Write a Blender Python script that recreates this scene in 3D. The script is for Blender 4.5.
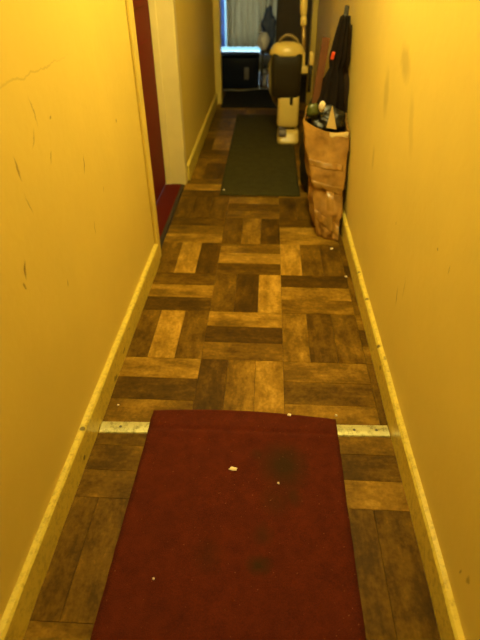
import bpy, bmesh, math, random
from mathutils import Vector, Matrix, noise
random.seed(7)
for o in list(bpy.data.objects): bpy.data.objects.remove(o)
scene = bpy.context.scene
C = scene.collection

# ------------------------------------------------------------------ camera
F_PX, TH, PSI, RHO, CAM_H = 488.91, .6409, .0559, -.0057, 1.2055
cam_d = bpy.data.cameras.new('camera'); cam = bpy.data.objects.new('camera', cam_d); C.objects.link(cam)
c_, s_ = math.cos(PSI), math.sin(PSI)
rgt = Vector((c_, s_, 0)); hor = Vector((-s_, c_, 0)); up = Vector((0, 0, 1))
dwn = -(hor*math.sin(TH) + up*math.cos(TH)); fwd = hor*math.cos(TH) - up*math.sin(TH)
cr, sr = math.cos(RHO), math.sin(RHO)
r2 = rgt*cr - dwn*sr; d2 = rgt*sr + dwn*cr
m3 = Matrix((r2, -d2, -fwd)).transposed()
cam.matrix_world = Matrix.Translation((0, 0, CAM_H)) @ m3.to_4x4()
cam_d.sensor_fit = 'VERTICAL'; cam_d.sensor_height = 36; cam_d.lens = F_PX/640*36
cam_d.clip_start = .02; cam_d.clip_end = 60
cam_d.dof.use_dof = True; cam_d.dof.focus_distance = 1.45; cam_d.dof.aperture_fstop = 2.6
scene.camera = cam

# ------------------------------------------------------------------ daylight and lamp light
w = bpy.data.worlds.new('sky'); scene.world = w; w.use_nodes = True
bg = w.node_tree.nodes['Background']; bg.inputs[0].default_value = (.55, .80, 1, 1); bg.inputs[1].default_value = 9
def point(name, loc, power, col, rad):
    l = bpy.data.lights.new(name, 'POINT'); l.energy = power; l.color = col; l.shadow_soft_size = rad
    o = bpy.data.objects.new(name, l); C.objects.link(o); o.location = loc; return o
point('ceiling_bulb_light', (-.05, 1.85, 2.22), 80, (1, .92, .42), .07)
scene.view_settings.view_transform = 'Standard'; scene.view_settings.look = 'None'
scene.view_settings.exposure = 0; scene.view_settings.gamma = 1; scene.view_settings.use_curve_mapping = False

# ------------------------------------------------------------------ materials
MAT = {}
def newmat(name):
    m = bpy.data.materials.new(name); m.use_nodes = True; MAT[name] = m
    nt = m.node_tree; return m, nt, nt.nodes['Principled BSDF']
def N(nt, t, **kw):
    n = nt.nodes.new(t)
    for k, v in kw.items(): setattr(n, k, v)
    return n
def setin(n, **kw):
    for k, v in kw.items(): n.inputs[k].default_value = v
def plain(name, col, rough=.6, var=.25, scale=12, bump=.15, bscale=60, metal=0, spec=.5):
    """base colour with mottled variation and a fine relief"""
    m, nt, b = newmat(name)
    tc = N(nt, 'ShaderNodeTexCoord'); nz = N(nt, 'ShaderNodeTexNoise'); setin(nz, Scale=scale, Detail=4.0)
    nt.links.new(tc.outputs['Object'], nz.inputs['Vector'])
    mx = N(nt, 'ShaderNodeMix', data_type='RGBA')
    mx.inputs['A'].default_value = (*[c*(1-var) for c in col], 1); mx.inputs['B'].default_value = (*[min(1, c*(1+var)) for c in col], 1)
    nt.links.new(nz.outputs['Fac'], mx.inputs['Factor']); nt.links.new(mx.outputs['Result'], b.inputs['Base Color'])
    setin(b, Roughness=rough, Metallic=metal); b.inputs['Specular IOR Level'].default_value = spec
    if bump:
        n2 = N(nt, 'ShaderNodeTexNoise'); setin(n2, Scale=bscale, Detail=3.0); nt.links.new(tc.outputs['Object'], n2.inputs['Vector'])
        bp = N(nt, 'ShaderNodeBump'); setin(bp, Strength=bump, Distance=.004)
        nt.links.new(n2.outputs['Fac'], bp.inputs['Height']); nt.links.new(bp.outputs['Normal'], b.inputs['Normal'])
    return m
def wall_mat(name, col, marks, streak=.12):
    """old painted plaster: patchy paint, uneven relief and a list of scuffs (y, z, half-length, half-width, angle, strength)"""
    m, nt, b = newmat(name); L = nt.links.new
    g = N(nt, 'ShaderNodeNewGeometry'); pos = g.outputs['Position']
    n1 = N(nt, 'ShaderNodeTexNoise'); setin(n1, Scale=2.2, Detail=5.0, Roughness=.6); L(pos, n1.inputs['Vector'])
    n2 = N(nt, 'ShaderNodeTexNoise'); setin(n2, Scale=38.0, Detail=4.0); L(pos, n2.inputs['Vector'])
    mx = N(nt, 'ShaderNodeMix', data_type='RGBA')
    mx.inputs['A'].default_value = (*[c*(1-streak) for c in col], 1); mx.inputs['B'].default_value = (*[min(1, c*(1+streak)) for c in col], 1)
    L(n1.outputs['Fac'], mx.inputs['Factor']); res = mx.outputs['Result']
    if marks:
        acc = None
        wb = N(nt, 'ShaderNodeTexNoise'); setin(wb, Scale=25.0, Detail=2.0); L(pos, wb.inputs['Vector'])
        off = N(nt, 'ShaderNodeVectorMath', operation='MULTIPLY_ADD'); L(wb.outputs['Color'], off.inputs[0])
        off.inputs[1].default_value = (.03, .03, .03); L(pos, off.inputs[2])
        sub = N(nt, 'ShaderNodeVectorMath', operation='SUBTRACT'); L(off.outputs[0], sub.inputs[0]); sub.inputs[1].default_value = (.015, .015, .015)
        for (y, z, a, bb, ang, st) in marks:
            mp = N(nt, 'ShaderNodeMapping', vector_type='TEXTURE'); L(sub.outputs[0], mp.inputs['Vector'])
            mp.inputs['Location'].default_value = (0, y, z); mp.inputs['Rotation'].default_value = (ang, 0, 0); mp.inputs['Scale'].default_value = (100, a, bb)
            ln = N(nt, 'ShaderNodeVectorMath', operation='LENGTH'); L(mp.outputs[0], ln.inputs[0])
            mr = N(nt, 'ShaderNodeMapRange'); setin(mr, **{'From Min': .4, 'From Max': 1.0, 'To Min': st, 'To Max': 0.0}); L(ln.outputs['Value'], mr.inputs['Value'])
            if acc is None: acc = mr.outputs[0]
            else:
                mm = N(nt, 'ShaderNodeMath', operation='MAXIMUM'); L(acc, mm.inputs[0]); L(mr.outputs[0], mm.inputs[1]); acc = mm.outputs[0]
        m2 = N(nt, 'ShaderNodeMix', data_type='RGBA'); L(acc, m2.inputs['Factor']); L(res, m2.inputs['A']); m2.inputs['B'].default_value = (.16, .09, .015, 1)
        res = m2.outputs['Result']
    L(res, b.inputs['Base Color']); setin(b, Roughness=.55); b.inputs['Specular IOR Level'].default_value = .3
    ad = N(nt, 'ShaderNodeMath', operation='MULTIPLY_ADD'); L(n1.outputs['Fac'], ad.inputs[0]); ad.inputs[1].default_value = 6.0; L(n2.outputs['Fac'], ad.inputs[2])
    bp = N(nt, 'ShaderNodeBump'); setin(bp, Strength=.2, Distance=.004); L(ad.outputs[0], bp.inputs['Height']); L(bp.outputs['Normal'], b.inputs['Normal'])
    return m
marks_l = [(.905, .649, .026, .006, 1.3, .85), (.885, .62, .012, .005, 1.9, .7), (.997, .845, .030, .005, 1.75, .7), (1.376, .726, .028, .005, 1.2, .75), (1.13, .925, .04, .003, 1.7, .5),
           (1.10, .877, .03, .003, .9, .45), (1.17, .815, .022, .004, 1.1, .5), (1.215, .895, .008, .007, 0, .6), (1.0, .76, .03, .003, 1.8, .45), (1.17, 1.0, .28, .0030, .0, .22),
           (1.36, .53, .024, .004, 1.4, .45), (1.09, .50, .012, .006, 1.2, .5), (1.75, .75, .008, .007, 0, .5), (.72, .58, .03, .003, 1.0, .4), (.93, .98, .035, .004, 1.9, .4), (1.5, .6, .012, .004, 1.3, .4)]
marks_r = [(1.33, .33, .035, .007, 1.2, .45), (1.28, .39, .05, .004, 1.3, .3), (1.0, .62, .016, .004, 1.2, .5), (.53, .17, .014, .005, 1.7, .6), (.50, .19, .012, .005, 1.5, .5),
           (1.75, .93, .10, .05, .4, .28), (1.95, .80, .10, .05, 1.0, .24), (1.1, .62, .006, .006, 0, .6), (2.0, .55, .06, .025, 1.2, .22), (1.5, .5, .005, .005, 0, .5), (1.55, .8, .12, .03, .9, .15)]
wall_mat('plaster_left', (.70, .53, .115), marks_l)
wall_mat('plaster_right', (.72, .55, .125), marks_r)
wall_mat('plaster', (.70, .48, .14), [])
plain('ceiling_paint', (.75, .68, .48), .8, .05)
plain('cream_gloss', (.74, .61, .24), .35, .10, 9)
plain('casing_paint', (.70, .54, .12), .4, .10, 9)
plain('back_room_paint', (.40, .42, .45), .7, .08)
plain('red_door_paint', (.13, .006, .004), .6, .15, spec=.15)
plain('red_carpet', (.085, .009, .003), .95, .3, 120, .6, 300, spec=.05)
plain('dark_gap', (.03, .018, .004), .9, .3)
def skirting_mat():
    m, nt, b = newmat('skirting_paint'); L = nt.links.new
    g = N(nt, 'ShaderNodeNewGeometry'); pos = g.outputs['Position']
    n1 = N(nt, 'ShaderNodeTexNoise'); setin(n1, Scale=60.0, Detail=6.0, Roughness=.75); L(pos, n1.inputs['Vector'])
    rp = N(nt, 'ShaderNodeValToRGB'); L(n1.outputs['Fac'], rp.inputs['Fac'])
    e = rp.color_ramp.elements; e[0].position = .34; e[0].color = (.42, .30, .045, 1); e[1].position = .52; e[1].color = (.66, .51, .08, 1)
    n2 = N(nt, 'ShaderNodeTexNoise'); setin(n2, Scale=17.0, Detail=2.0); L(pos, n2.inputs['Vector'])
    mr = N(nt, 'ShaderNodeMapRange'); setin(mr, **{'From Min': .70, 'From Max': .76, 'To Min': 0.0, 'To Max': .85}); L(n2.outputs['Fac'], mr.inputs['Value'])
    mx = N(nt, 'ShaderNodeMix', data_type='RGBA'); L(mr.outputs[0], mx.inputs['Factor']); L(rp.outputs[0], mx.inputs['A']); mx.inputs['B'].default_value = (.10, .055, .012, 1)
    res = mx.outputs['Result']
    for (x, y, z) in ((.417, 1.865, .092), (.421, 1.655, .092), (.415, 1.36, .09), (.412, 1.28, .06), (-.515, .93, .098), (-.507, .88, .03)):
        ds = N(nt, 'ShaderNodeVectorMath', operation='DISTANCE'); L(pos, ds.inputs[0]); ds.inputs[1].default_value = (x, y, z)
        q = N(nt, 'ShaderNodeMapRange'); setin(q, **{'From Min': .006, 'From Max': .010, 'To Min': .85, 'To Max': 0.0}); L(ds.outputs['Value'], q.inputs['Value'])
        mq = N(nt, 'ShaderNodeMix', data_type='RGBA'); L(q.outputs[0], mq.inputs['Factor']); L(res, mq.inputs['A']); mq.inputs['B'].default_value = (.06, .035, .01, 1); res = mq.outputs['Result']
    L(res, b.inputs['Base Color']); setin(b, Roughness=.38)
    bp = N(nt, 'ShaderNodeBump'); setin(bp, Strength=.3, Distance=.003); L(n1.outputs['Fac'], bp.inputs['Height']); L(bp.outputs['Normal'], b.inputs['Normal'])
skirting_mat()
def wood_mat():
    m, nt, b = newmat('parquet_wood'); L = nt.links.new
    tc = N(nt, 'ShaderNodeTexCoord'); oi = N(nt, 'ShaderNodeObjectInfo')
    sc = N(nt, 'ShaderNodeVectorMath', operation='MULTIPLY_ADD'); L(oi.outputs['Random'], sc.inputs[0]); sc.inputs[1].default_value = (37, 53, 19); L(tc.outputs['Object'], sc.inputs[2])
    mp = N(nt, 'ShaderNodeMapping'); mp.inputs['Scale'].default_value = (9, 40, 10); L(sc.outputs[0], mp.inputs['Vector'])
    gr = N(nt, 'ShaderNodeTexNoise'); setin(gr, Scale=1.0, Detail=5.0, Roughness=.6, Distortion=.4); L(mp.outputs[0], gr.inputs['Vector'])
    mp2 = N(nt, 'ShaderNodeMapping'); mp2.inputs['Scale'].default_value = (8, 15, 9); L(sc.outputs[0], mp2.inputs['Vector'])
    bl = N(nt, 'ShaderNodeTexNoise'); setin(bl, Scale=1.0, Detail=4.0, Roughness=.65); L(mp2.outputs[0], bl.inputs['Vector'])
    at = N(nt, 'ShaderNodeAttribute', attribute_type='OBJECT', attribute_name='tone')
    a1 = N(nt, 'ShaderNodeMath', operation='MULTIPLY_ADD'); L(gr.outputs['Fac'], a1.inputs[0]); a1.inputs[1].default_value = .45; L(at.outputs['Fac'], a1.inputs[2])
    a2 = N(nt, 'ShaderNodeMath', operation='MULTIPLY_ADD'); L(bl.outputs['Fac'], a2.inputs[0]); a2.inputs[1].default_value = 1.1; L(a1.outputs[0], a2.inputs[2])
    a3 = N(nt, 'ShaderNodeMath', operation='SUBTRACT'); 
    fg = N(nt, 'ShaderNodeTexNoise'); setin(fg, Scale=75.0, Detail=4.0, Roughness=.7); L(sc.outputs[0], fg.inputs['Vector'])
    a4 = N(nt, 'ShaderNodeMath', operation='MULTIPLY_ADD'); L(fg.outputs['Fac'], a4.inputs[0]); a4.inputs[1].default_value = .55; L(a2.outputs[0], a4.inputs[2])
    L(a4.outputs[0], a3.inputs[0]); a3.inputs[1].default_value = 1.09
    rp = N(nt, 'ShaderNodeValToRGB'); L(a3.outputs[0], rp.inputs['Fac'])
    e = rp.color_ramp.elements; e[0].position = 0; e[0].color = (.040, .019, .0015, 1); e[1].position = 1; e[1].color = (.49, .275, .035, 1)
    for p, c in ((.25, (.078, .038, .0025, 1)), (.5, (.15, .077, .0055, 1)), (.75, (.28, .15, .014, 1))):
        x = e.new(p); x.color = c
    L(rp.outputs[0], b.inputs['Base Color']); b.inputs['Specular IOR Level'].default_value = .08
    rr = N(nt, 'ShaderNodeMapRange'); setin(rr, **{'To Min': .38, 'To Max': .65}); L(bl.outputs['Fac'], rr.inputs['Value']); L(rr.outputs[0], b.inputs['Roughness'])
    bp = N(nt, 'ShaderNodeBump'); setin(bp, Strength=.25, Distance=.002); L(gr.outputs['Fac'], bp.inputs['Height']); L(bp.outputs['Normal'], b.inputs['Normal'])
wood_mat()
def mat_fabric(name, col, stain, marks, scale=420, dark=.6):
    """felt-like mat with specks of lint and stains (x, y, rx, ry, strength)"""
    m, nt, b = newmat(name); L = nt.links.new
    g = N(nt, 'ShaderNodeNewGeometry'); pos = g.outputs['Position']
    n1 = N(nt, 'ShaderNodeTexNoise'); setin(n1, Scale=scale, Detail=2.0); L(pos, n1.inputs['Vector'])
    n2 = N(nt, 'ShaderNodeTexNoise'); setin(n2, Scale=20.0, Detail=6.0, Roughness=.75); L(pos, n2.inputs['Vector'])
    ad = N(nt, 'ShaderNodeMath', operation='ADD'); L(n1.outputs['Fac'], ad.inputs[0]); L(n2.outputs['Fac'], ad.inputs[1])
    mr = N(nt, 'ShaderNodeMapRange'); setin(mr, **{'From Min': .7, 'From Max': 1.3}); L(ad.outputs[0], mr.inputs['Value'])
    mx = N(nt, 'ShaderNodeMix', data_type='RGBA'); L(mr.outputs[0], mx.inputs['Factor'])
    mx.inputs['A'].default_value = (*[c*dark for c in col], 1); mx.inputs['B'].default_value = (*[c*1.35 for c in col], 1)
    res = mx.outputs['Result']; acc = None
    for (x, y, rx, ry, st) in marks:
        wv = N(nt, 'ShaderNodeVectorMath', operation='MULTIPLY_ADD'); L(n2.outputs['Color'], wv.inputs[0]); wv.inputs[1].default_value = (.06, .06, 0); L(pos, wv.inputs[2])
        mp = N(nt, 'ShaderNodeMapping', vector_type='TEXTURE'); L(wv.outputs[0], mp.inputs['Vector'])
        mp.inputs['Location'].default_value = (x+.03, y+.03, 0); mp.inputs['Scale'].default_value = (rx, ry, 100)
        ln = N(nt, 'ShaderNodeVectorMath', operation='LENGTH'); L(mp.outputs[0], ln.inputs[0])
        q = N(nt, 'ShaderNodeMapRange'); setin(q, **{'From Min': .2, 'From Max': 1.0, 'To Min': st, 'To Max': 0.0}); L(ln.outputs['Value'], q.inputs['Value'])
        if acc is None: acc = q.outputs[0]
        else:
            mm = N(nt, 'ShaderNodeMath', operation='MAXIMUM'); L(acc, mm.inputs[0]); L(q.outputs[0], mm.inputs[1]); acc = mm.outputs[0]
    if acc is not None:
        m2 = N(nt, 'ShaderNodeMix', data_type='RGBA'); L(acc, m2.inputs['Factor']); L(res, m2.inputs['A']); m2.inputs['B'].default_value = (*stain, 1); res = m2.outputs['Result']
    n3 = N(nt, 'ShaderNodeTexNoise'); setin(n3, Scale=190.0, Detail=1.0); L(pos, n3.inputs['Vector'])
    sp = N(nt, 'ShaderNodeMapRange'); setin(sp, **{'From Min': .76, 'From Max': .80, 'To Min': 0.0, 'To Max': .35}); L(n3.outputs['Fac'], sp.inputs['Value'])
    m3_ = N(nt, 'ShaderNodeMix', data_type='RGBA'); L(sp.outputs[0], m3_.inputs['Factor']); L(res, m3_.inputs['A']); m3_.inputs['B'].default_value = (.45, .22, .10, 1)
    L(m3_.outputs['Result'], b.inputs['Base Color']); setin(b, Roughness=.95); b.inputs['Specular IOR Level'].default_value = .15
    bp = N(nt, 'ShaderNodeBump'); setin(bp, Strength=.5, Distance=.003); L(n1.outputs['Fac'], bp.inputs['Height']); L(bp.outputs['Normal'], b.inputs['Normal'])
mat_fabric('red_felt', (.080, .0115, .003), (.026, .015, .004), [(.075, .90, .085, .10, .85), (.0, .93, .03, .03, .5), (.10, .80, .03, .05, .6), (.01, .60, .035, .03, .9), (.02, .68, .035, .04, .5), (-.12, .62, .05, .05, .25), (.05, .78, .05, .06, .4)])
mat_fabric('green_felt', (.043, .036, .008), (.02, .02, .01), [], 300)
mat_fabric('black_felt', (.012, .012, .012), (.02, .02, .01), [], 300)
def metal_strip():
    m, nt, b = newmat('worn_aluminium'); L = nt.links.new
    tc = N(nt, 'ShaderNodeTexCoord'); n = N(nt, 'ShaderNodeTexNoise'); setin(n, Scale=55.0, Detail=5.0, Roughness=.7); L(tc.outputs['Object'], n.inputs['Vector'])
    rp = N(nt, 'ShaderNodeValToRGB'); L(n.outputs['Fac'], rp.inputs['Fac'])
    e = rp.color_ramp.elements; e[0].position = .28; e[0].color = (.16, .13, .04, 1); e[1].position = .52; e[1].color = (.56, .52, .24, 1)
    L(rp.outputs[0], b.inputs['Base Color']); setin(b, Metallic=.35, Roughness=.35)
metal_strip()
def card_mat():
    m, nt, b = newmat('cardboard'); L = nt.links.new
    tc = N(nt, 'ShaderNodeTexCoord'); n = N(nt, 'ShaderNodeTexNoise'); setin(n, Scale=9.0, Detail=5.0, Roughness=.65); L(tc.outputs['Object'], n.inputs['Vector'])
    rp = N(nt, 'ShaderNodeValToRGB'); L(n.outputs['Fac'], rp.inputs['Fac'])
    e = rp.color_ramp.elements; e[0].position = .3; e[0].color = (.17, .080, .010, 1); e[1].position = .65; e[1].color = (.36, .185, .030, 1)
    L(rp.outputs[0], b.inputs['Base Color']); setin(b, Roughness=.7); b.inputs['Specular IOR Level'].default_value = .2
    bp = N(nt, 'ShaderNodeBump'); setin(bp, Strength=.4, Distance=.006); L(n.outputs['Fac'], bp.inputs['Height']); L(bp.outputs['Normal'], b.inputs['Normal'])
card_mat()
plain('pale_card', (.52, .36, .12), .7, .1)
plain('brown_tape', (.28, .145, .026), .25, .25, 30, .4, 45, 0, .6)
plain('black_plastic', (.010, .009, .008), .4, .3, 20, .5, 30, 0, .5)
plain('umbrella_black', (.008, .005, .003), .9, .4, 30, .1, 60, 0, .1)
plain('umbrella_brown', (.03, .016, .006), .8, .7, 45, .3, 60, 0, .2)
plain('grey_metal', (.12, .11, .09), .4, .2, metal=.6)
plain('dark_metal', (.03, .026, .02), .5, .2)
plain('red_brown_wood', (.10, .035, .008), .7, .35, 25, spec=.2)
plain('red_orange_plastic', (.80, .09, .03), .4, .1)
plain('white_paper', (.70, .58, .36), .7, .12)
plain('green_plastic', (.06, .07, .012), .3, .3)
plain('cream_plastic', (.70, .52, .13), .35, .10)
plain('cream_plastic_dull', (.22, .16, .05), .4, .10)
plain('smoked_plastic', (.022, .016, .005), .5, .3, spec=.3)
plain('grey_plastic', (.16, .14, .13), .4, .2)
plain('brass_tube', (.33, .22, .06), .35, .2, metal=.5)
plain('navy_plastic', (.010, .013, .024), .5, .3, 15, .2, spec=.08)
plain('white_bag', (.85, .82, .86), .5, .1, 10, .5, 25)
plain('navy_bag', (.06, .09, .22), .45, .35, 14, .5, 25)
plain('dark_wood', (.022, .015, .008), .5, .35, 20)
plain('door_brown', (.055, .034, .012), .5, .35, 8)
plain('white_plastic', (.5, .5, .55), .4, .1)
plain('pale_cable', (.30, .29, .25), .5, .1)
plain('paving', (.045, .095, .092), .9, .05)
plain('crumb', (.85, .72, .45), .7, .1)
plain('window_paint', (.75, .78, .80), .5, .05)
def curtain_mat(name, ca, cb, tr_):
    m, nt, b = newmat(name); L = nt.links.new
    out = nt.nodes['Material Output']
    n = N(nt, 'ShaderNodeTexNoise'); setin(n, Scale=6.0, Detail=3.0)
    tc = N(nt, 'ShaderNodeTexCoord'); mp = N(nt, 'ShaderNodeMapping'); mp.inputs['Scale'].default_value = (6, 1, .4); L(tc.outputs['Object'], mp.inputs['Vector']); L(mp.outputs[0], n.inputs['Vector'])
    mx = N(nt, 'ShaderNodeMix', data_type='RGBA'); mx.inputs['A'].default_value = (*ca, 1); mx.inputs['B'].default_value = (*cb, 1); L(n.outputs['Fac'], mx.inputs['Factor'])
    L(mx.outputs['Result'], b.inputs['Base Color']); setin(b, Roughness=.9)
    tr = N(nt, 'ShaderNodeBsdfTranslucent'); L(mx.outputs['Result'], tr.inputs['Color'])
    ms = N(nt, 'ShaderNodeMixShader'); ms.inputs[0].default_value = tr_
    L(b.outputs[0], ms.inputs[1]); L(tr.outputs[0], ms.inputs[2]); L(ms.outputs[0], out.inputs['Surface'])
curtain_mat('curtain_cloth', (.40, .31, .19), (.58, .48, .32), .65)
curtain_mat('blue_sheer', (.34, .44, .70), (.42, .54, .82), .6)
def glass_mat():
    m, nt, b = newmat('window_glass'); setin(b, Roughness=.02); b.inputs['Transmission Weight'].default_value = 1; b.inputs['IOR'].default_value = 1.02; b.inputs['Base Color'].default_value = (.92, .97, 1, 1)
glass_mat()

# ------------------------------------------------------------------ mesh helpers
def box(bm, x0, x1, y0, y1, z0, z1, bevel=0, seg=2):
    r = bmesh.ops.create_cube(bm, size=1)
    bmesh.ops.scale(bm, vec=(x1-x0, y1-y0, z1-z0), verts=r['verts'])
    bmesh.ops.translate(bm, vec=((x0+x1)/2, (y0+y1)/2, (z0+z1)/2), verts=r['verts'])
    if bevel:
        ed = list({e for v in r['verts'] for e in v.link_edges})
        bmesh.ops.bevel(bm, geom=ed, offset=bevel, segments=seg, affect='EDGES', profile=.5)
def tube(bm, pts, rad, n=10, cap=True):
    pts = [Vector(p) for p in pts]; rads = rad if isinstance(rad, (list, tuple)) else [rad]*len(pts); rings = []
    for i, p in enumerate(pts):
        t = (pts[min(i+1, len(pts)-1)] - pts[max(i-1, 0)]).normalized()
        a = t.cross(Vector((0, 0, 1)) if abs(t.z) < .9 else Vector((0, 1, 0))).normalized(); b = t.cross(a)
        rings.append([bm.verts.new(p + (a*math.cos(k*2*math.pi/n) + b*math.sin(k*2*math.pi/n))*rads[i]) for k in range(n)])
    for i in range(len(rings)-1):
        for k in range(n): bm.faces.new((rings[i][k], rings[i][(k+1) % n], rings[i+1][(k+1) % n], rings[i+1][k]))
    if cap: bm.faces.new(rings[0][::-1]); bm.faces.new(rings[-1])
def loft(bm, rings, cap=(True, True)):
    R = [[bm.verts.new(p) for p in r] for r in rings]; n = len(R[0])
    for i in range(len(R)-1):
        for k in range(n): bm.faces.new((R[i][k], R[i][(k+1) % n], R[i+1][(k+1) % n], R[i+1][k]))
    if cap[0]: bm.faces.new(R[0][::-1])
    if cap[1]: bm.faces.new(R[-1])
def obj(name, bm, mat, parent=None, smooth=False, loc=None):
    bmesh.ops.recalc_face_normals(bm, faces=bm.faces)
    me = bpy.data.meshes.new(name); bm.to_mesh(me); bm.free(); me.materials.append(MAT[mat])
    if smooth:
        me.polygons.foreach_set('use_smooth', [True]*len(me.polygons))
    o = bpy.data.objects.new(name, me); C.objects.link(o)
    if loc: o.location = loc
    if parent: o.parent = parent
    return o
def B(): return bmesh.new()
def bx(name, mat, parent, *d, bevel=0, seg=2):
    bm = B(); box(bm, *d, bevel=bevel, seg=seg); return obj(name, bm, mat, parent)
def tag(o, label, cat, group=None, kind=None):
    o['label'] = label; o['category'] = cat
    if group: o['group'] = group
    if kind: o['kind'] = kind
    return o
def struct(o, label=None):
    o['kind'] = 'structure'
    if label: o['label'] = label
    return o
def thing(name, loc, label, cat, group=None):
    o = bpy.data.objects.new(name, None); C.objects.link(o); o.location = loc; o.empty_display_size = .05
    return tag(o, label, cat, group)
def blob(bm, center, size, seed, amp=.15, sub=3, freq=2.0, flat=None):
    r = bmesh.ops.create_icosphere(bm, subdivisions=sub, radius=1)
    for v in r['verts']:
        d = v.co.normalized(); k = 1 + amp*noise.noise(d*freq + Vector((seed, seed*1.7, 3))) + amp*.6*abs(noise.noise(d*freq*2.7 + Vector((seed, 0, 9))))
        p = Vector((d.x*size[0], d.y*size[1], d.z*size[2]))*k
        v.co = p + Vector(center)
        if flat is not None and v.co.z < flat: v.co.z = flat

# ------------------------------------------------------------------ the room
XL, XR, SK = -.525, .430, .018          # wall faces, skirting thickness
H = 2.42
Y_END, Y_WIN, Y_FRONT = 5.27, 7.2, -1.7
D0, D1 = 2.125, 3.10                    # doorway in the left wall
FACE_L, FACE_R = XL+SK, XR-SK

# floor: dark underlay plus parquet boards
bm = B(); box(bm, -1.1, .75, Y_FRONT, Y_WIN+.1, -.06, -.010)
floor = struct(obj('floor', bm, 'dark_gap'), 'brown basket weave parquet floor of the narrow hallway')
T = .305; X0 = -.2223; Y0 = 2.2803
tones = {(0,0):(.40,.78,.22),(0,1):(.50,.75,.35),(0,2):(.85,.42,.30),
         (1,0):(.35,.66,.22),(1,1):(.42,.20,.85),(1,2):(.15,.68,.52),
         (2,0):(.35,.80,.45),(2,1):(.68,.20,.50),(2,2):(.62,.30,.40),
         (3,0):(.70,.25,.55),(3,1):(.28,.60,.74),(3,2):(.55,.42,.60),
         (-1,0):(.30,.45,.65),(-1,1):(.35,.62,.2),(-1,2):(.3,.72,.65),
         (-2,0):(.30,.28,.35),(-2,1):(.62,.3,.45),(-2,2):(.3,.4,.3),
         (4,0):(.42,.38,.50),(4,1):(.4,.4,.4),(4,2):(.55,.30,.70),
         (5,0):(.40,.44,.56),(5,1):(.4,.4,.4),(5,2):(.58,.42,.34),(6,0):(.52,.5,.45)}
board_me = {}
def board(x0, x1, y0, y1, tone, along):
    lx, ly = (x1-x0, y1-y0) if along == 'x' else (y1-y0, x1-x0)
    key = (round(lx, 3), round(ly, 3))
    if key not in board_me:
        b = B(); box(b, -lx/2+.0003, lx/2-.0003, -ly/2+.0003, ly/2-.0003, -.010, 0, .0006, 1)
        me = bpy.data.meshes.new('board'); bmesh.ops.recalc_face_normals(b, faces=b.faces); b.to_mesh(me); b.free(); me.materials.append(MAT['parquet_wood']); board_me[key] = me
    o = bpy.data.objects.new('board', board_me[key]); C.objects.link(o); o.parent = floor
    o.location = ((x0+x1)/2, (y0+y1)/2, random.uniform(-.0006, .0004)); o.rotation_euler.z = 0 if along == 'x' else math.pi/2
    o['tone'] = float(tone)
def tile(xa, xb, ya, yb, horizontal, tn, cut=None):
    for i in range(3):
        if horizontal: board(xa, xb, yb-(i+1)*(yb-ya)/3, yb-i*(yb-ya)/3, tn[i], 'x')
        else: board(xa+i*(xb-xa)/3, xa+(i+1)*(xb-xa)/3, ya, yb, tn[i], 'y')
def rt(): return [random.choice((.2, .3, .4, .5, .6, .72)) + random.uniform(-.05, .05) for _ in range(3)]
for r in range(-16, 4):                               # far section, up to the metal strip
    yb = Y0 - r*T; ya = yb - T
    if r == 3: ya = 1.045
    if yb > Y_WIN: continue
    for c in range(3):
        xa = X0 + (c-1)*T
        if r < -10 and c == 2: continue
        if c == 0: xa_, xb_ = FACE_L-.02, xa+T
        else: xa_, xb_ = xa, xa+T
        horiz = (r + c) % 2 == 1
        tile(xa_, xb_, ya, yb, horiz, tones.get((r, c), rt()))
    if r > -11:
        xs = X0 + 2*T
        tile(xs, FACE_R+.02, ya, yb, True, rt()) if r % 2 == 0 else board(xs, FACE_R+.02, ya, yb, .35, 'y')
near = [1.045, .772, .455, .15, -.155, -.46, -.765, -1.07, -1.375, Y_FRONT]
for i in range(len(near)-1):                          # near section, between strip and front door
    for c, (xa, xb) in enumerate(((FACE_L-.02, -.262), (-.262, .083), (.083, FACE_R+.02))):
        tile(xa, xb, near[i+1], near[i], (i + c) % 2 == 0, tones.get((4+i, c), rt()))

# walls
def walls(name, mat, boxes, label):
    bm = B()
    for d in boxes: box(bm, *d)
    return struct(obj(name, bm, mat), label)
wt = .17
walls('wall_left', 'plaster_left', [(XL-wt, XL, Y_FRONT, D0, -.06, H), (XL-wt, XL, D1, Y_END+.06, -.06, H), (XL-wt, XL, D0, D1, 2.03, H)], 'scuffed yellow wall left of the hallway')
walls('wall_right', 'plaster_right', [(XR, XR+wt, Y_FRONT, Y_END+.06, -.06, H)], 'yellow wall right of the hallway')
walls('wall_front', 'plaster', [(XL-wt, XR+wt, Y_FRONT-.15, Y_FRONT, -.06, H)], 'yellow wall behind the viewpoint')
walls('ceiling', 'ceiling_paint', [(-1.2, .95, Y_FRONT-.15, Y_WIN+.15, H, H+.1)], 'pale hallway ceiling')
walls('wall_back_left', 'back_room_paint', [(-.83, -.66, Y_END+.06, Y_WIN+.12, -.06, H)], 'pale side wall of the room at the far end')
walls('wall_back_right', 'back_room_paint', [(.75, .92, Y_END+.06, Y_WIN+.12, -.06, H)], 'side wall of the far room')
# window wall with its opening
WX0, WX1, WZ0, WZ1 = -.65, .12, .165, 2.05
walls('wall_back', 'back_room_paint', [(-.66, WX0, Y_WIN, Y_WIN+.12, -.06, H), (WX1, .75, Y_WIN, Y_WIN+.12, -.06, H), (WX0, WX1, Y_WIN, Y_WIN+.12, -.06, WZ0), (WX0, WX1, Y_WIN, Y_WIN+.12, WZ1, H)], 'wall around the curtained window')
walls('wall_doorway_end', 'plaster', [(XR+wt, .92, Y_END, Y_END+.06, -.06, H), (-.83, XL-wt, Y_END, Y_END+.06, -.06, H)], 'return walls beside the far doorway')

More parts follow.
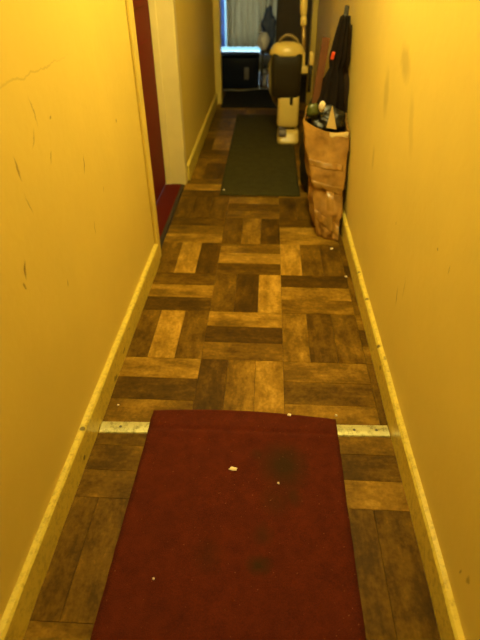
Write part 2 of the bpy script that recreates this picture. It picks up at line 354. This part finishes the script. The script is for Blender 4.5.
# skirting boards
def skirting(name, segs, side, hgt):
    bm = B()
    for (ya, yb) in segs:
        x_w, x_f = (XL, FACE_L) if side == 'l' else (XR, FACE_R)
        n = int((yb-ya)/.04)+1; secs = []
        for i in range(n+1):
            y = ya+(yb-ya)*i/n; j = .0016*noise.noise(Vector((y*9, x_w, 0))); s = 1 if side == 'l' else -1
            secs.append([Vector((x_w, y, 0)), Vector((x_f+j, y, 0)), Vector((x_f+j, y, hgt-.006)), Vector((x_f+j-s*.005, y, hgt+j)), Vector((x_w, y, hgt+j*2))])
        loft(bm, secs)
    return struct(obj(name, bm, 'skirting_paint'), 'chipped yellow skirting board')
skirting('baseboard_left', [(Y_FRONT, D0-.05), (D1+.06, Y_END-.03)], 'l', .098)
skirting('baseboard_right', [(Y_FRONT, Y_END-.03)], 'r', .092)

# doorway in the left wall: lining, architraves, red door
d1 = bpy.data.objects.new('door_1', None); C.objects.link(d1); d1.location = (XL-.13, (D0+D1)/2, 0); struct(d1, 'dark red door set back in a doorway in the left wall')
def dp(name, mat, *d, bevel=0):
    bm = B(); box(bm, *d, bevel=bevel); bmesh.ops.translate(bm, vec=(-d1.location.x, -d1.location.y, 0), verts=bm.verts); return obj(name, bm, mat, d1)
leaf = dp('door_leaf', 'red_door_paint', XL-.165, XL-.128, D0+.026, D1-.026, .012, 1.985, bevel=.002)
for (ya, yb, za, zb) in ((D0+.12, D1-.55, .22, .85), (D0+.55, D1-.12, .22, .85), (D0+.12, D1-.55, 1.0, 1.85), (D0+.55, D1-.12, 1.0, 1.85)):
    p = dp('door_panel', 'red_door_paint', XL-.130, XL-.122, ya, yb, za, zb, bevel=.003); p.parent = leaf; 
hd = B(); tube(hd, [(XL-.128, D0+.09, 1.0), (XL-.085, D0+.09, 1.0), (XL-.08, D0+.10, 1.0), (XL-.08, D0+.2, 1.0)], .008); bmesh.ops.translate(hd, vec=(-d1.location.x, -d1.location.y, 0), verts=hd.verts)
obj('door_handle', hd, 'grey_metal', leaf, True)
dp('jamb', 'cream_gloss', XL-.17, XL+.001, D1-.024, D1, 0, 2.03, bevel=.002)
dp('jamb', 'casing_paint', XL-.17, XL+.004, D0, D0+.024, 0, 2.03, bevel=.002)
dp('jamb', 'cream_gloss', XL-.17, XL+.004, D0+.024, D1-.024, 2.006, 2.03, bevel=.002)
dp('door_stop', 'cream_gloss', XL-.126, XL-.09, D1-.036, D1-.024, 0, 2.0, bevel=.002)
dp('architrave', 'cream_gloss', XL, XL+.005, D1-.012, D1+.055, 0, 2.08, bevel=.002)
dp('architrave', 'casing_paint', XL, XL+.014, D0-.05, D0+.012, 0, 2.08, bevel=.004)
dp('architrave', 'cream_gloss', XL, XL+.018, D0+.012, D1-.012, 2.018, 2.08, bevel=.004)
dp('sill_carpet', 'red_carpet', XL-.128, XL-.026, D0+.026, D1-.026, 0.0012, .008, bevel=.002)
dp('sill_shadow_strip', 'dark_gap', XL-.026, XL-.006, D0+.026, D1-.026, 0.0012, .006, bevel=.001)  # thin dark strip standing in for the threshold's shadow line beside the carpet

# far doorway: frame posts and head
fr = bpy.data.objects.new('trim_1', None); C.objects.link(fr); fr.location = (0, Y_END, 0); struct(fr, 'cream door frame at the far end of the hallway')
for nm, d in (('post', (XL, XL+.06, -.03, .09, 0, 2.06)), ('post', (XR-.05, XR, -.03, .09, 0, 2.06)), ('head', (XL, XR, -.03, .09, 2.06, 2.12))):
    bm = B(); box(bm, *d, bevel=.004); obj(nm, bm, 'casing_paint', fr)
struct(bx('wall_doorway_head', 'plaster', None, XL, XR, Y_END, Y_END+.06, 2.12, H), 'wall above the far doorway')

# metal strip across the floor (slightly skewed)
bm = B()
n = 24
for i in range(1):
    secs = []
    for (yy, zz) in ((-.024, .0008), (-.021, .0042), (-.008, .0058), (.008, .0058), (.021, .0042), (.024, .0008)):
        secs.append((yy, zz))
    loft(bm, [[Vector((x, y, z)) for (y, z) in secs] for x in (FACE_L+.004, 0, FACE_R-.004)])
strip = struct(obj('trim_2', bm, 'worn_aluminium', None, False, (0, 1.036, 0)), 'worn silver metal joining strip across the floor')
strip.rotation_euler.z = .030
for x in (-.44, -.25, .30, .37):
    bm = B(); bmesh.ops.create_cone(bm, cap_ends=True, segments=12, radius1=.005, radius2=.004, depth=.0012); obj('screw', bm, 'grey_metal', strip, False, (x, 0, .0062))

# window, curtain, paving outside
wn = bpy.data.objects.new('window_1', None); C.objects.link(wn); wn.location = (0, Y_WIN+.04, 0); struct(wn, 'bright window behind the curtain at the far end')
for d in ((WX0, WX0+.02, 0, .06, WZ0, WZ1), (WX1-.05, WX1, 0, .06, WZ0, WZ1), (WX0, WX1, 0, .06, WZ0, WZ0+.03), (WX0, WX1, 0, .06, WZ1-.05, WZ1)):
    bm = B(); box(bm, *d, bevel=.004); obj('window_frame', bm, 'window_paint', wn)
bm = B(); box(bm, WX0+.015, WX1-.045, .025, .031, WZ0+.025, WZ1-.045); obj('pane', bm, 'window_glass', wn)
bm = B(); box(bm, -6, 6, Y_WIN+.13, Y_WIN+14, -.02, .0); struct(obj('ground_outside', bm, 'paving'), 'pale paving outside the window')
def hang(name, mat, xa, wd, z0, folds, label):
    bm = B(); nx, nz = int(folds*10), 10; G = []
    for i in range(nx+1):
        col = []
        for k in range(nz+1):
            u = i/nx; x = xa + u*wd; z = z0 + (2.12-z0)*k/nz
            y = Y_WIN - .075 + .022*math.sin(u*2*math.pi*folds + .8*math.sin(u*11)) + .008*math.sin(u*47+z*1.5)
            col.append(bm.verts.new((x + .006*math.sin(z*3+u*20), y, z)))
        G.append(col)
    for i in range(nx):
        for k in range(nz): bm.faces.new((G[i][k], G[i+1][k], G[i+1][k+1], G[i][k+1]))
    o = obj(name, bm, mat, None, True); m = o.modifiers.new('thickness', 'SOLIDIFY'); m.thickness = .0015
    return tag(o, label, 'curtain')
cu = hang('curtain', 'curtain_cloth', -.555, .67, .262, 9, 'long beige curtain hanging in folds over the far window')
hang('sheer_curtain', 'blue_sheer', -.645, .075, .262, 1.5, 'narrow blue sheer curtain at the left edge of the far window')
bm = B(); tube(bm, [(-.655, Y_WIN-.075, 2.13), (.5, Y_WIN-.075, 2.13)], .012); obj('curtain_rail', bm, 'grey_metal', cu, True)

# ------------------------------------------------------------------ mats
def rug(name, mat, xa, xb, ya, yb, thick, label, bow=0, skew=0, hem=None, taper=0, rip=.0015, nx=36, ny=64, seed=1):
    bm = B(); top = []; bot = []
    for i in range(nx+1):
        ct, cb = [], []
        for j in range(ny+1):
            u, v = i/nx, j/ny
            x = xa+(xb-xa)*u; y = ya+(yb-ya)*v + bow*(1-(2*u-1)**2)*v*v*v + skew*(u-.5)*v*v
            x += .0025*noise.noise(Vector((y*31, seed, u*3)))*.4 - taper*(1-v)*(1-u); x += .0025*noise.noise(Vector((y*7, seed, u)))
            z = thick + rip*noise.noise(Vector((x*5, y*4, seed))) + rip*.5*noise.noise(Vector((x*17, y*15, seed)))
            if hem: z += .005*math.exp(-((y-1.036)/.05)**2) - .0034*math.exp(-((y-hem)/.009)**2); 
            e = min(u, 1-u)*(xb-xa); e2 = min(v, 1-v)*(yb-ya); q = min(e, e2)
            if q < .004: z -= .0015
            ct.append(bm.verts.new((x, y, z))); cb.append(bm.verts.new((x, y, max(.0012, z-thick+.001))))
        top.append(ct); bot.append(cb)
    for i in range(nx):
        for j in range(ny):
            bm.faces.new((top[i][j], top[i+1][j], top[i+1][j+1], top[i][j+1])); bm.faces.new((bot[i][j], bot[i][j+1], bot[i+1][j+1], bot[i+1][j]))
    for i in range(nx):
        bm.faces.new((bot[i][0], bot[i+1][0], top[i+1][0], top[i][0])); bm.faces.new((top[i][ny], top[i+1][ny], bot[i+1][ny], bot[i][ny]))
    for j in range(ny):
        bm.faces.new((top[0][j], top[0][j+1], bot[0][j+1], bot[0][j])); bm.faces.new((bot[nx][j], bot[nx][j+1], top[nx][j+1], top[nx][j]))
    o = obj(name, bm, mat, None, True); tag(o, label, 'mat'); return o
rug('door_mat', 'red_felt', -.347, .246, -.12, 1.088, .009, 'stained dark red felt floor mat in the foreground', .018, -.012, 1.020, .016, ny=300)
rug('floor_runner', 'green_felt', -.288, .216, 2.91, 4.84, .006, 'dark green runner mat along the far hallway floor', .004, 0, None)
rug('doorway_mat', 'black_felt', -.465, .25, 5.10, 5.90, .008, 'black mat lying in the far doorway', .0, 0, None)

# ------------------------------------------------------------------ upright vacuum cleaner
vac = thing('vacuum_cleaner', (.165, 4.02, .0072), 'cream and smoke brown upright vacuum cleaner standing on the green runner', 'vacuum cleaner')
def rbox(name, mat, parent, cx, cy, z0, z1, wx, wy, top=1.0, bev=.02, topy=None, shift=(0, 0)):
    """rounded box that tapers towards its top"""
    def ring(z, sx, sy, ox, oy):
        pts = []
        for k in range(28):
            a = 2*math.pi*k/28; c, s = math.cos(a), math.sin(a); e = .38
            pts.append(Vector((cx+ox+sx/2*math.copysign(abs(c)**e, c), cy+oy+sy/2*math.copysign(abs(s)**e, s), z)))
        return pts
    topy = top if topy is None else topy; h = z1-z0; R = []
    for t, inset in ((0, bev), (bev*.35/h, bev*.3), (bev/h, 0), (.35, 0), (.65, 0), (1-bev/h, 0), (1-bev*.35/h, bev*.3), (1, bev)):
        R.append(ring(z0+h*t, wx*(1+(top-1)*t)-2*inset, wy*(1+(topy-1)*t)-2*inset, shift[0]*t, shift[1]*t))
    bm = B(); loft(bm, R); return obj(name, bm, mat, parent, True)
head = rbox('floor_head', 'cream_plastic', vac, 0, 0, 0, .095, .175, .21, .92, .018, .7, (0, .03))
rbox('head_cover', 'grey_plastic', head, -.045, -.045, .062, .106, .07, .10, .8, .01)
for s in (-1, 1):
    bm = B(); tube(bm, [(s*.075, .06, .02), (s*.093, .06, .02)], .02, 14); obj('wheel', bm, 'smoked_plastic', vac, True)
bm = B(); tube(bm, [(-.05, .03, .095), (.05, .03, .095)], .03, 14); obj('pivot', bm, 'smoked_plastic', vac, True)
low = rbox('lower_body', 'cream_plastic', vac, -.008, .03, .115, .345, .165, .15, .98, .018)
rbox('latch', 'smoked_plastic', low, .012, -.047, .285, .345, .022, .016, 1.1, .004)
rbox('dust_container', 'smoked_plastic', vac, -.035, .03, .325, .635, .215, .17, 1.06, .03)
# domed top with a carrying loop
bm = B(); R = []
for k in range(9):
    t = k/8; a = t*math.pi/2; wx_, wy_ = .125*math.cos(a)**.6+.004, .092*math.cos(a)**.6+.004
    R.append([Vector((-.035+wx_*math.cos(q*2*math.pi/28), .03+wy_*math.sin(q*2*math.pi/28), .612+.085*math.sin(a))) for q in range(28)])
loft(bm, R); cap_ = obj('top_cover', bm, 'cream_plastic', vac, True)
bm = B(); tube(bm, [(-.10, .02, .675), (-.085, .02, .715), (-.05, .02, .738), (-.01, .02, .735), (.03, .02, .71), (.05, .02, .67)], .011, 10); obj('carry_handle', bm, 'cream_plastic_dull', cap_, True)
hold = rbox('wand_holder', 'cream_plastic', vac, .072, .02, .505, .635, .055, .06, .9, .012)
rbox('wand_clip', 'cream_plastic', hold, .09, .01, .49, .545, .07, .05, .8, .012)
rbox('crevice_tool', 'cream_plastic', vac, .145, .03, .545, .635, .035, .045, .85, .008)
bm = B(); tube(bm, [(.145, .03, .36), (.145, .03, .56)], .014, 10); obj('tool_tube', bm, 'smoked_plastic', vac, True)
bm = B(); tube(bm, [(.085, .03, .53), (.08, .04, .7), (.072, .06, .83)], [.016, .016, .016], 12); obj('wand', bm, 'brass_tube', vac, True)
bm = B(); tube(bm, [(.074, .055, .79), (.073, .057, .80), (.072, .06, .83), (.071, .062, .845), (.071, .063, .852), (.070, .064, .86), (.068, .067, .90), (.062, .075, 1.02), (.055, .085, 1.12), (.03, .05, 1.16), (.02, -.02, 1.15)],
               [.017, .023, .024, .021, .016, .024, .027, .025, .023, .020, .016], 14); obj('grip', bm, 'cream_plastic', vac, True)
bm = B(); tube(bm, [(-.09, .05, .64), (-.135, .03, .62), (-.155, .02, .55), (-.155, .02, .45), (-.145, .03, .36), (-.12, .04, .30), (-.09, .04, .26)], .013, 10); obj('hose', bm, 'cream_plastic_dull', vac, True)

# ------------------------------------------------------------------ crumpled cardboard box and what stands in it
def lerp(a, b, t): return a+(b-a)*t
BT = [Vector((.385, 2.315, .0015)), Vector((.282, 2.38, .0015)), Vector((.262, 2.68, .0015)), Vector((.398, 2.70, .0015))]   # near right, near left, far left, far right
TP = [Vector((.424, 2.60, .485)), Vector((.178, 2.585, .545)), Vector((.20, 2.80, .56)), Vector((.424, 2.82, .53))]
def box_pt(u, v, off=0):
    k = int(u) % 4; t = u-int(u)
    b = BT[k].lerp(BT[(k+1) % 4], t); tp = TP[k].lerp(TP[(k+1) % 4], t); p = b.lerp(tp, v)
    cb = (BT[0]+BT[1]+BT[2]+BT[3])/4; ct = (TP[0]+TP[1]+TP[2]+TP[3])/4; cc = cb.lerp(ct, v)
    d = (p-cc); d.z = 0; d.normalize()
    bul = .016*math.sin(math.pi*min(1, v*1.1))*(1-(2*t-1)**2)
    cr_ = (.012*noise.noise(Vector((u*1.7, v*4.5, 2))) + .016*noise.noise(Vector((u*4.1, v*10, 7)))*(1.25-v*.9)) + .006*noise.noise(Vector((u*9, v*21, 4)))
    bend = -.012*math.exp(-((v-.42)/.05)**2)
    q = p + d*(bul+cr_+bend+off)
    if k == 0 and v > .9: q.z -= .03*math.sin(math.pi*t)*(v-.9)*10
    q.x = min(q.x, .4275+off*.3 if q.z > .11 else .4105)
    q.z = max(q.z, .0015)
    return q
cbx = thing('cardboard_box', (.33, 2.55, .0), 'tall crumpled brown cardboard box leaning on the right wall', 'box')
def local(bm, o): bmesh.ops.translate(bm, vec=-o.location, verts=bm.verts)
bm = B(); NU, NV = 80, 44
loft(bm, [[box_pt(4*i/NU, j/NV) for i in range(NU)] for j in range(NV+1)], (True, False)); local(bm, cbx)
body = obj('body', bm, 'cardboard', cbx, True); so = body.modifiers.new('thickness', 'SOLIDIFY'); so.thickness = .004; so.offset = -1
def tape(u0, u1, v0, v1, sl=0):
    bm = B(); n1, n2 = 24, 5; g = []
    for i in range(n1+1):
        g.append([bm.verts.new(box_pt((lerp(u0, u1, i/n1)) % 4, lerp(v0, v1, j/n2)+sl*(i/n1-.5), .0022)) for j in range(n2+1)])
    for i in range(n1):
        for j in range(n2): bm.faces.new((g[i][j], g[i+1][j], g[i+1][j+1], g[i][j+1]))
    local(bm, cbx); o = obj('tape', bm, 'brown_tape', cbx, True); s = o.modifiers.new('thickness', 'SOLIDIFY'); s.thickness = .0004
tape(3.7, 5.2, .43, .50, .03); tape(4.1, 5.15, .63, .685, -.02); tape(4.30, 4.52, .03, .44, 0); tape(4.0, 4.95, .10, .19, .12)
# corner flap standing up, bent lip
bm = B()
ft = [Vector((.300, 2.60, .50)), Vector((.352, 2.605, .49)), Vector((.322, 2.625, .60))]
f1 = [bm.verts.new(p) for p in ft]; f2 = [bm.verts.new(p+Vector((.002, .006, 0))) for p in ft]
bm.faces.new(f1); bm.faces.new(f2[::-1])
for i in range(3): bm.faces.new((f1[i], f1[(i+1) % 3], f2[(i+1) % 3], f2[i]))
local(bm, cbx); obj('flap', bm, 'pale_card', cbx)
bm = B(); g = []
for i in range(13):
    t = i/12; p = box_pt(.03+t*.40, 1.0); g.append([bm.verts.new(p+Vector((0, -.003, -.002))), bm.verts.new(p+Vector((0, -.014, -.008-.006*math.sin(t*9)))), bm.verts.new(p+Vector((0, -.020, -.024-.004*math.sin(t*7))))])
for i in range(12):
    for j in range(2): bm.faces.new((g[i][j], g[i+1][j], g[i+1][j+1], g[i][j+1]))
local(bm, cbx); lip = obj('folded_lip', bm, 'pale_card', cbx, True); so = lip.modifiers.new('thickness', 'SOLIDIFY'); so.thickness = .003

def furled(name, a, b, r0, r1, folds, mat, label, seed, tip=.06):
    """a loosely furled umbrella from a (bottom, in the box) to b (tip)"""
    a, b = Vector(a), Vector(b); t = thing(name, a, label, 'umbrella'); ax = (b-a); L_ = ax.length; ax.normalize()
    e1 = ax.cross(Vector((1, 0, 0))).normalized(); e2 = ax.cross(e1); bm = B(); R = []; n = folds*6
    for i in range(25):
        s = i/24; rad = lerp(r0, r1, s**1.15)*(1-.35*math.exp(-((s-.62)/.05)**2))
        R.append([(ax*(s*L_*.93) + (e1*math.cos(k*2*math.pi/n) + e2*math.sin(k*2*math.pi/n))*rad*(1+.28*math.sin(folds*k*2*math.pi/n + s*3 + seed) + .15*noise.noise(Vector((k*.4, s*6, seed))))) for k in range(n)])
    loft(bm, R); cn = obj('canopy', bm, mat, t, True)
    bm = B(); tube(bm, [ax*(L_*.9), ax*(L_*.94), ax*(L_*.945), ax*L_], [.016, .016, .013, .011], 10); obj('tip', bm, 'dark_metal', t, True)
    bm = B(); tube(bm, [ax*(-.12), ax*(L_*.3)], .006, 8); obj('shaft', bm, 'grey_metal', t, True)
    return t, ax, L_, e1, e2
u1, ax, L1, e1, e2 = furled('furled_umbrella', (.296, 2.70, .36), (.384, 2.93, 1.0), .074, .020, 7, 'umbrella_black', 'black furled umbrella standing tip up in the cardboard box', 1)
bm = B(); box(bm, -.009, .009, -.006, .006, -.02, .02, .005); o = obj('strap_tab', bm, 'red_orange_plastic', u1, False, tuple(ax*(L1*.68) + Vector((-.034, -.048, 0)))); o['label'] = 'red orange strap tab'; o.rotation_euler = (.35, .15, 0)
furled('furled_umbrella', (.388, 2.75, .40), (.405, 2.99, .95), .030, .018, 6, 'umbrella_brown', 'brown patterned furled umbrella against the wall behind the cardboard box rim', 4)
# wooden slat
sl = thing('wooden_slat', (.232, 2.735, .45), 'reddish brown wooden slat leaning in the cardboard box beside the umbrellas', 'wood slat')
bm = B(); box(bm, -.019, .019, -.006, .006, 0, .44, .003); o = obj('slat', bm, 'red_brown_wood', sl); o.rotation_euler = (-.24, .15, .1)
# black crumpled bag in the mouth of the box
bm = B(); blob(bm, (.308, 2.695, .50), (.088, .077, .075), 5, .35, 4, 2.6); bagin = obj('plastic_bag', bm, 'black_plastic', None, True); tag(bagin, 'shiny black plastic bag stuffed in the mouth of the cardboard box', 'bag')
bm = B(); blob(bm, (.272, 2.63, .595), (.016, .014, .024), 8, .3, 3); o = obj('paper_wad', bm, 'white_paper', None, True); tag(o, 'crumpled white paper wad poking out of the cardboard box', 'paper')
bm = B(); blob(bm, (.228, 2.655, .567), (.030, .026, .034), 3, .3, 3); o = obj('crumpled_wrapper', bm, 'green_plastic', None, True); tag(o, 'crumpled green wrapper on the black bag in the box', 'wrapper')
# black rubbish bag on the floor behind the box
rb = thing('rubbish_bag', (.300, 3.03, .0), 'black rubbish bag on the floor behind the cardboard box', 'bag')
bm = B(); blob(bm, (0, 0, .24), (.092, .18, .27), 11, .22, 4, 2.2, .008); obj('sack', bm, 'black_plastic', rb, True)
bm = B(); blob(bm, (-.02, .0, .50), (.04, .05, .06), 14, .4, 3); obj('tied_neck', bm, 'black_plastic', rb, True)

# ------------------------------------------------------------------ the far room
sb = thing('storage_box', (-.345, 6.06, .0), 'low dark navy storage box under the curtained window', 'box')
rbox('body', 'navy_plastic', sb, 0, 0, .0, .318, .46, .22, 1.03, .015)
lid = rbox('lid', 'navy_plastic', sb, 0, 0, .310, .343, .49, .25, .97, .012)
rbox('lid_panel', 'navy_plastic', lid, 0, 0, .340, .346, .30, .15, 1, .003)
rbox('label_panel', 'grey_plastic', sb, .10, -.118, .10, .22, .05, .012, 1, .003)
st = thing('stool', (.0, 6.12, 0), 'small dark wooden stool carrying bags beside the storage box', 'stool')
rbox('seat', 'dark_wood', st, 0, 0, .34, .375, .20, .24, 1, .008)
for sx in (-1, 1):
    for sy in (-1, 1):
        bm = B(); tube(bm, [(sx*.082, sy*.10, 0), (sx*.07, sy*.085, .345)], [.012, .015], 8); obj('leg', bm, 'dark_wood', st, True)
for sy in (-1, 1):
    bm = B(); tube(bm, [(-.078, sy*.094, .14), (.078, sy*.094, .14)], .008, 8); obj('rung', bm, 'dark_wood', st, True)
bm = B(); blob(bm, (-.065, 6.06, .455), (.062, .06, .085), 21, .25, 4, 2, .377); o = obj('carrier_bag', bm, 'white_bag', None, True); tag(o, 'crumpled white carrier bag on the dark stool', 'bag')
bm = B(); blob(bm, (-.015, 6.21, .56), (.07, .055, .185), 24, .35, 4, 2.3, .377); o = obj('carrier_bag', bm, 'navy_bag', None, True); tag(o, 'dark blue bag slumped behind the white bag on the stool', 'bag')
# white bottle under the stool
bo = thing('bottle', (-.05, 6.16, 0), 'small white bottle standing under the dark stool', 'bottle')
bm = B(); prof = [(.0, .026), (.005, .03), (.12, .03), (.145, .024), (.16, .012), (.175, .012)]
loft(bm, [[Vector((r*math.cos(k*math.pi/8), r*math.sin(k*math.pi/8), z)) for k in range(16)] for z, r in prof]); obj('body', bm, 'white_plastic', bo, True)
bm = B(); tube(bm, [(0, 0, .172), (0, 0, .20)], .014, 12); obj('cap', bm, 'navy_plastic', bo, True)
# cable
bm = B(); tube(bm, [(-.50+.06*i, 5.80+.025*math.sin(i*1.1)+(.012*i if i > 3 else 0), .016) for i in range(9)], .006, 8); o = obj('cable', bm, 'pale_cable', None, True); tag(o, 'thin pale cable lying on the floor before the storage box', 'cable')
# tall cupboard
cp = thing('cupboard', (.40, 6.55, 0), 'tall dark brown cupboard on the right of the far room', 'cupboard')
bm = B(); box(bm, -.33, .33, -.25, .25, .06, 1.95, .004); obj('carcass', bm, 'door_brown', cp)
bm = B(); box(bm, -.31, .31, -.22, .25, 0, .06); obj('plinth', bm, 'dark_wood', cp)
for s in (-1, 1):
    bm = B(); box(bm, min(s*.004, s*.326), max(s*.004, s*.326), -.272, -.252, .07, 1.94, .004); dr = obj('door', bm, 'door_brown', cp)
    bm = B(); tube(bm, [(s*.03, -.272, 1.0), (s*.03, -.295, 1.0), (s*.03, -.295, 1.12), (s*.03, -.272, 1.12)], .006, 8); obj('handle', bm, 'grey_metal', dr, True)
    bm = B(); box(bm, min(s*.06, s*.27), max(s*.06, s*.27), -.277, -.271, .2, .9, .003); obj('panel', bm, 'door_brown', dr)

# ------------------------------------------------------------------ crumbs and scraps
def scrap(name, loc, size, seed, mat, label, cat, group=None):
    bm = B(); blob(bm, (0, 0, size[2]), size, seed, .5, 2, 2.2, 0); o = obj(name, bm, mat, None, False, loc); tag(o, label, cat, group); return o
scrap('paper_scrap', (-.071, .877, .0092), (.011, .006, .0022), 3, 'crumb', 'pale scrap of paper on the red mat near its far edge', 'scrap')
scrap('crumb', (.059, .835, .0092), (.0035, .003, .002), 5, 'crumb', 'white crumb on the red mat right of the paper scrap', 'crumb', 'crumbs on the hallway floor')
scrap('crumb', (-.242, .556, .0092), (.0028, .0026, .002), 6, 'crumb', 'white crumb near the left side of the red mat', 'crumb', 'crumbs on the hallway floor')
scrap('crumb', (-.472, 1.118, .0004), (.004, .003, .002), 7, 'crumb', 'white crumb by the left skirting just beyond the metal strip', 'crumb', 'crumbs on the hallway floor')
scrap('crumb', (.097, 1.092, .0092), (.006, .005, .003), 8, 'crumb', 'pale crumb on the far edge of the red mat', 'crumb', 'crumbs on the hallway floor')
scrap('crumb', (.250, 1.105, .0004), (.004, .004, .003), 9, 'crumb', 'white crumb at the far right corner of the red mat', 'crumb', 'crumbs on the hallway floor')
scrap('crumb', (.345, 2.24, .0004), (.008, .006, .003), 10, 'crumb', 'pale crumb on the parquet in front of the cardboard box', 'crumb', 'crumbs on the hallway floor')
scrap('crumb', (.385, 1.97, .0004), (.006, .005, .003), 12, 'crumb', 'pale crumb by the right skirting before the cardboard box', 'crumb', 'crumbs on the hallway floor')
scrap('crumb', (-.265, 2.98, .0072), (.006, .006, .003), 13, 'crumb', 'pale crumb on the green runner near its front corner', 'crumb', 'crumbs on the hallway floor')
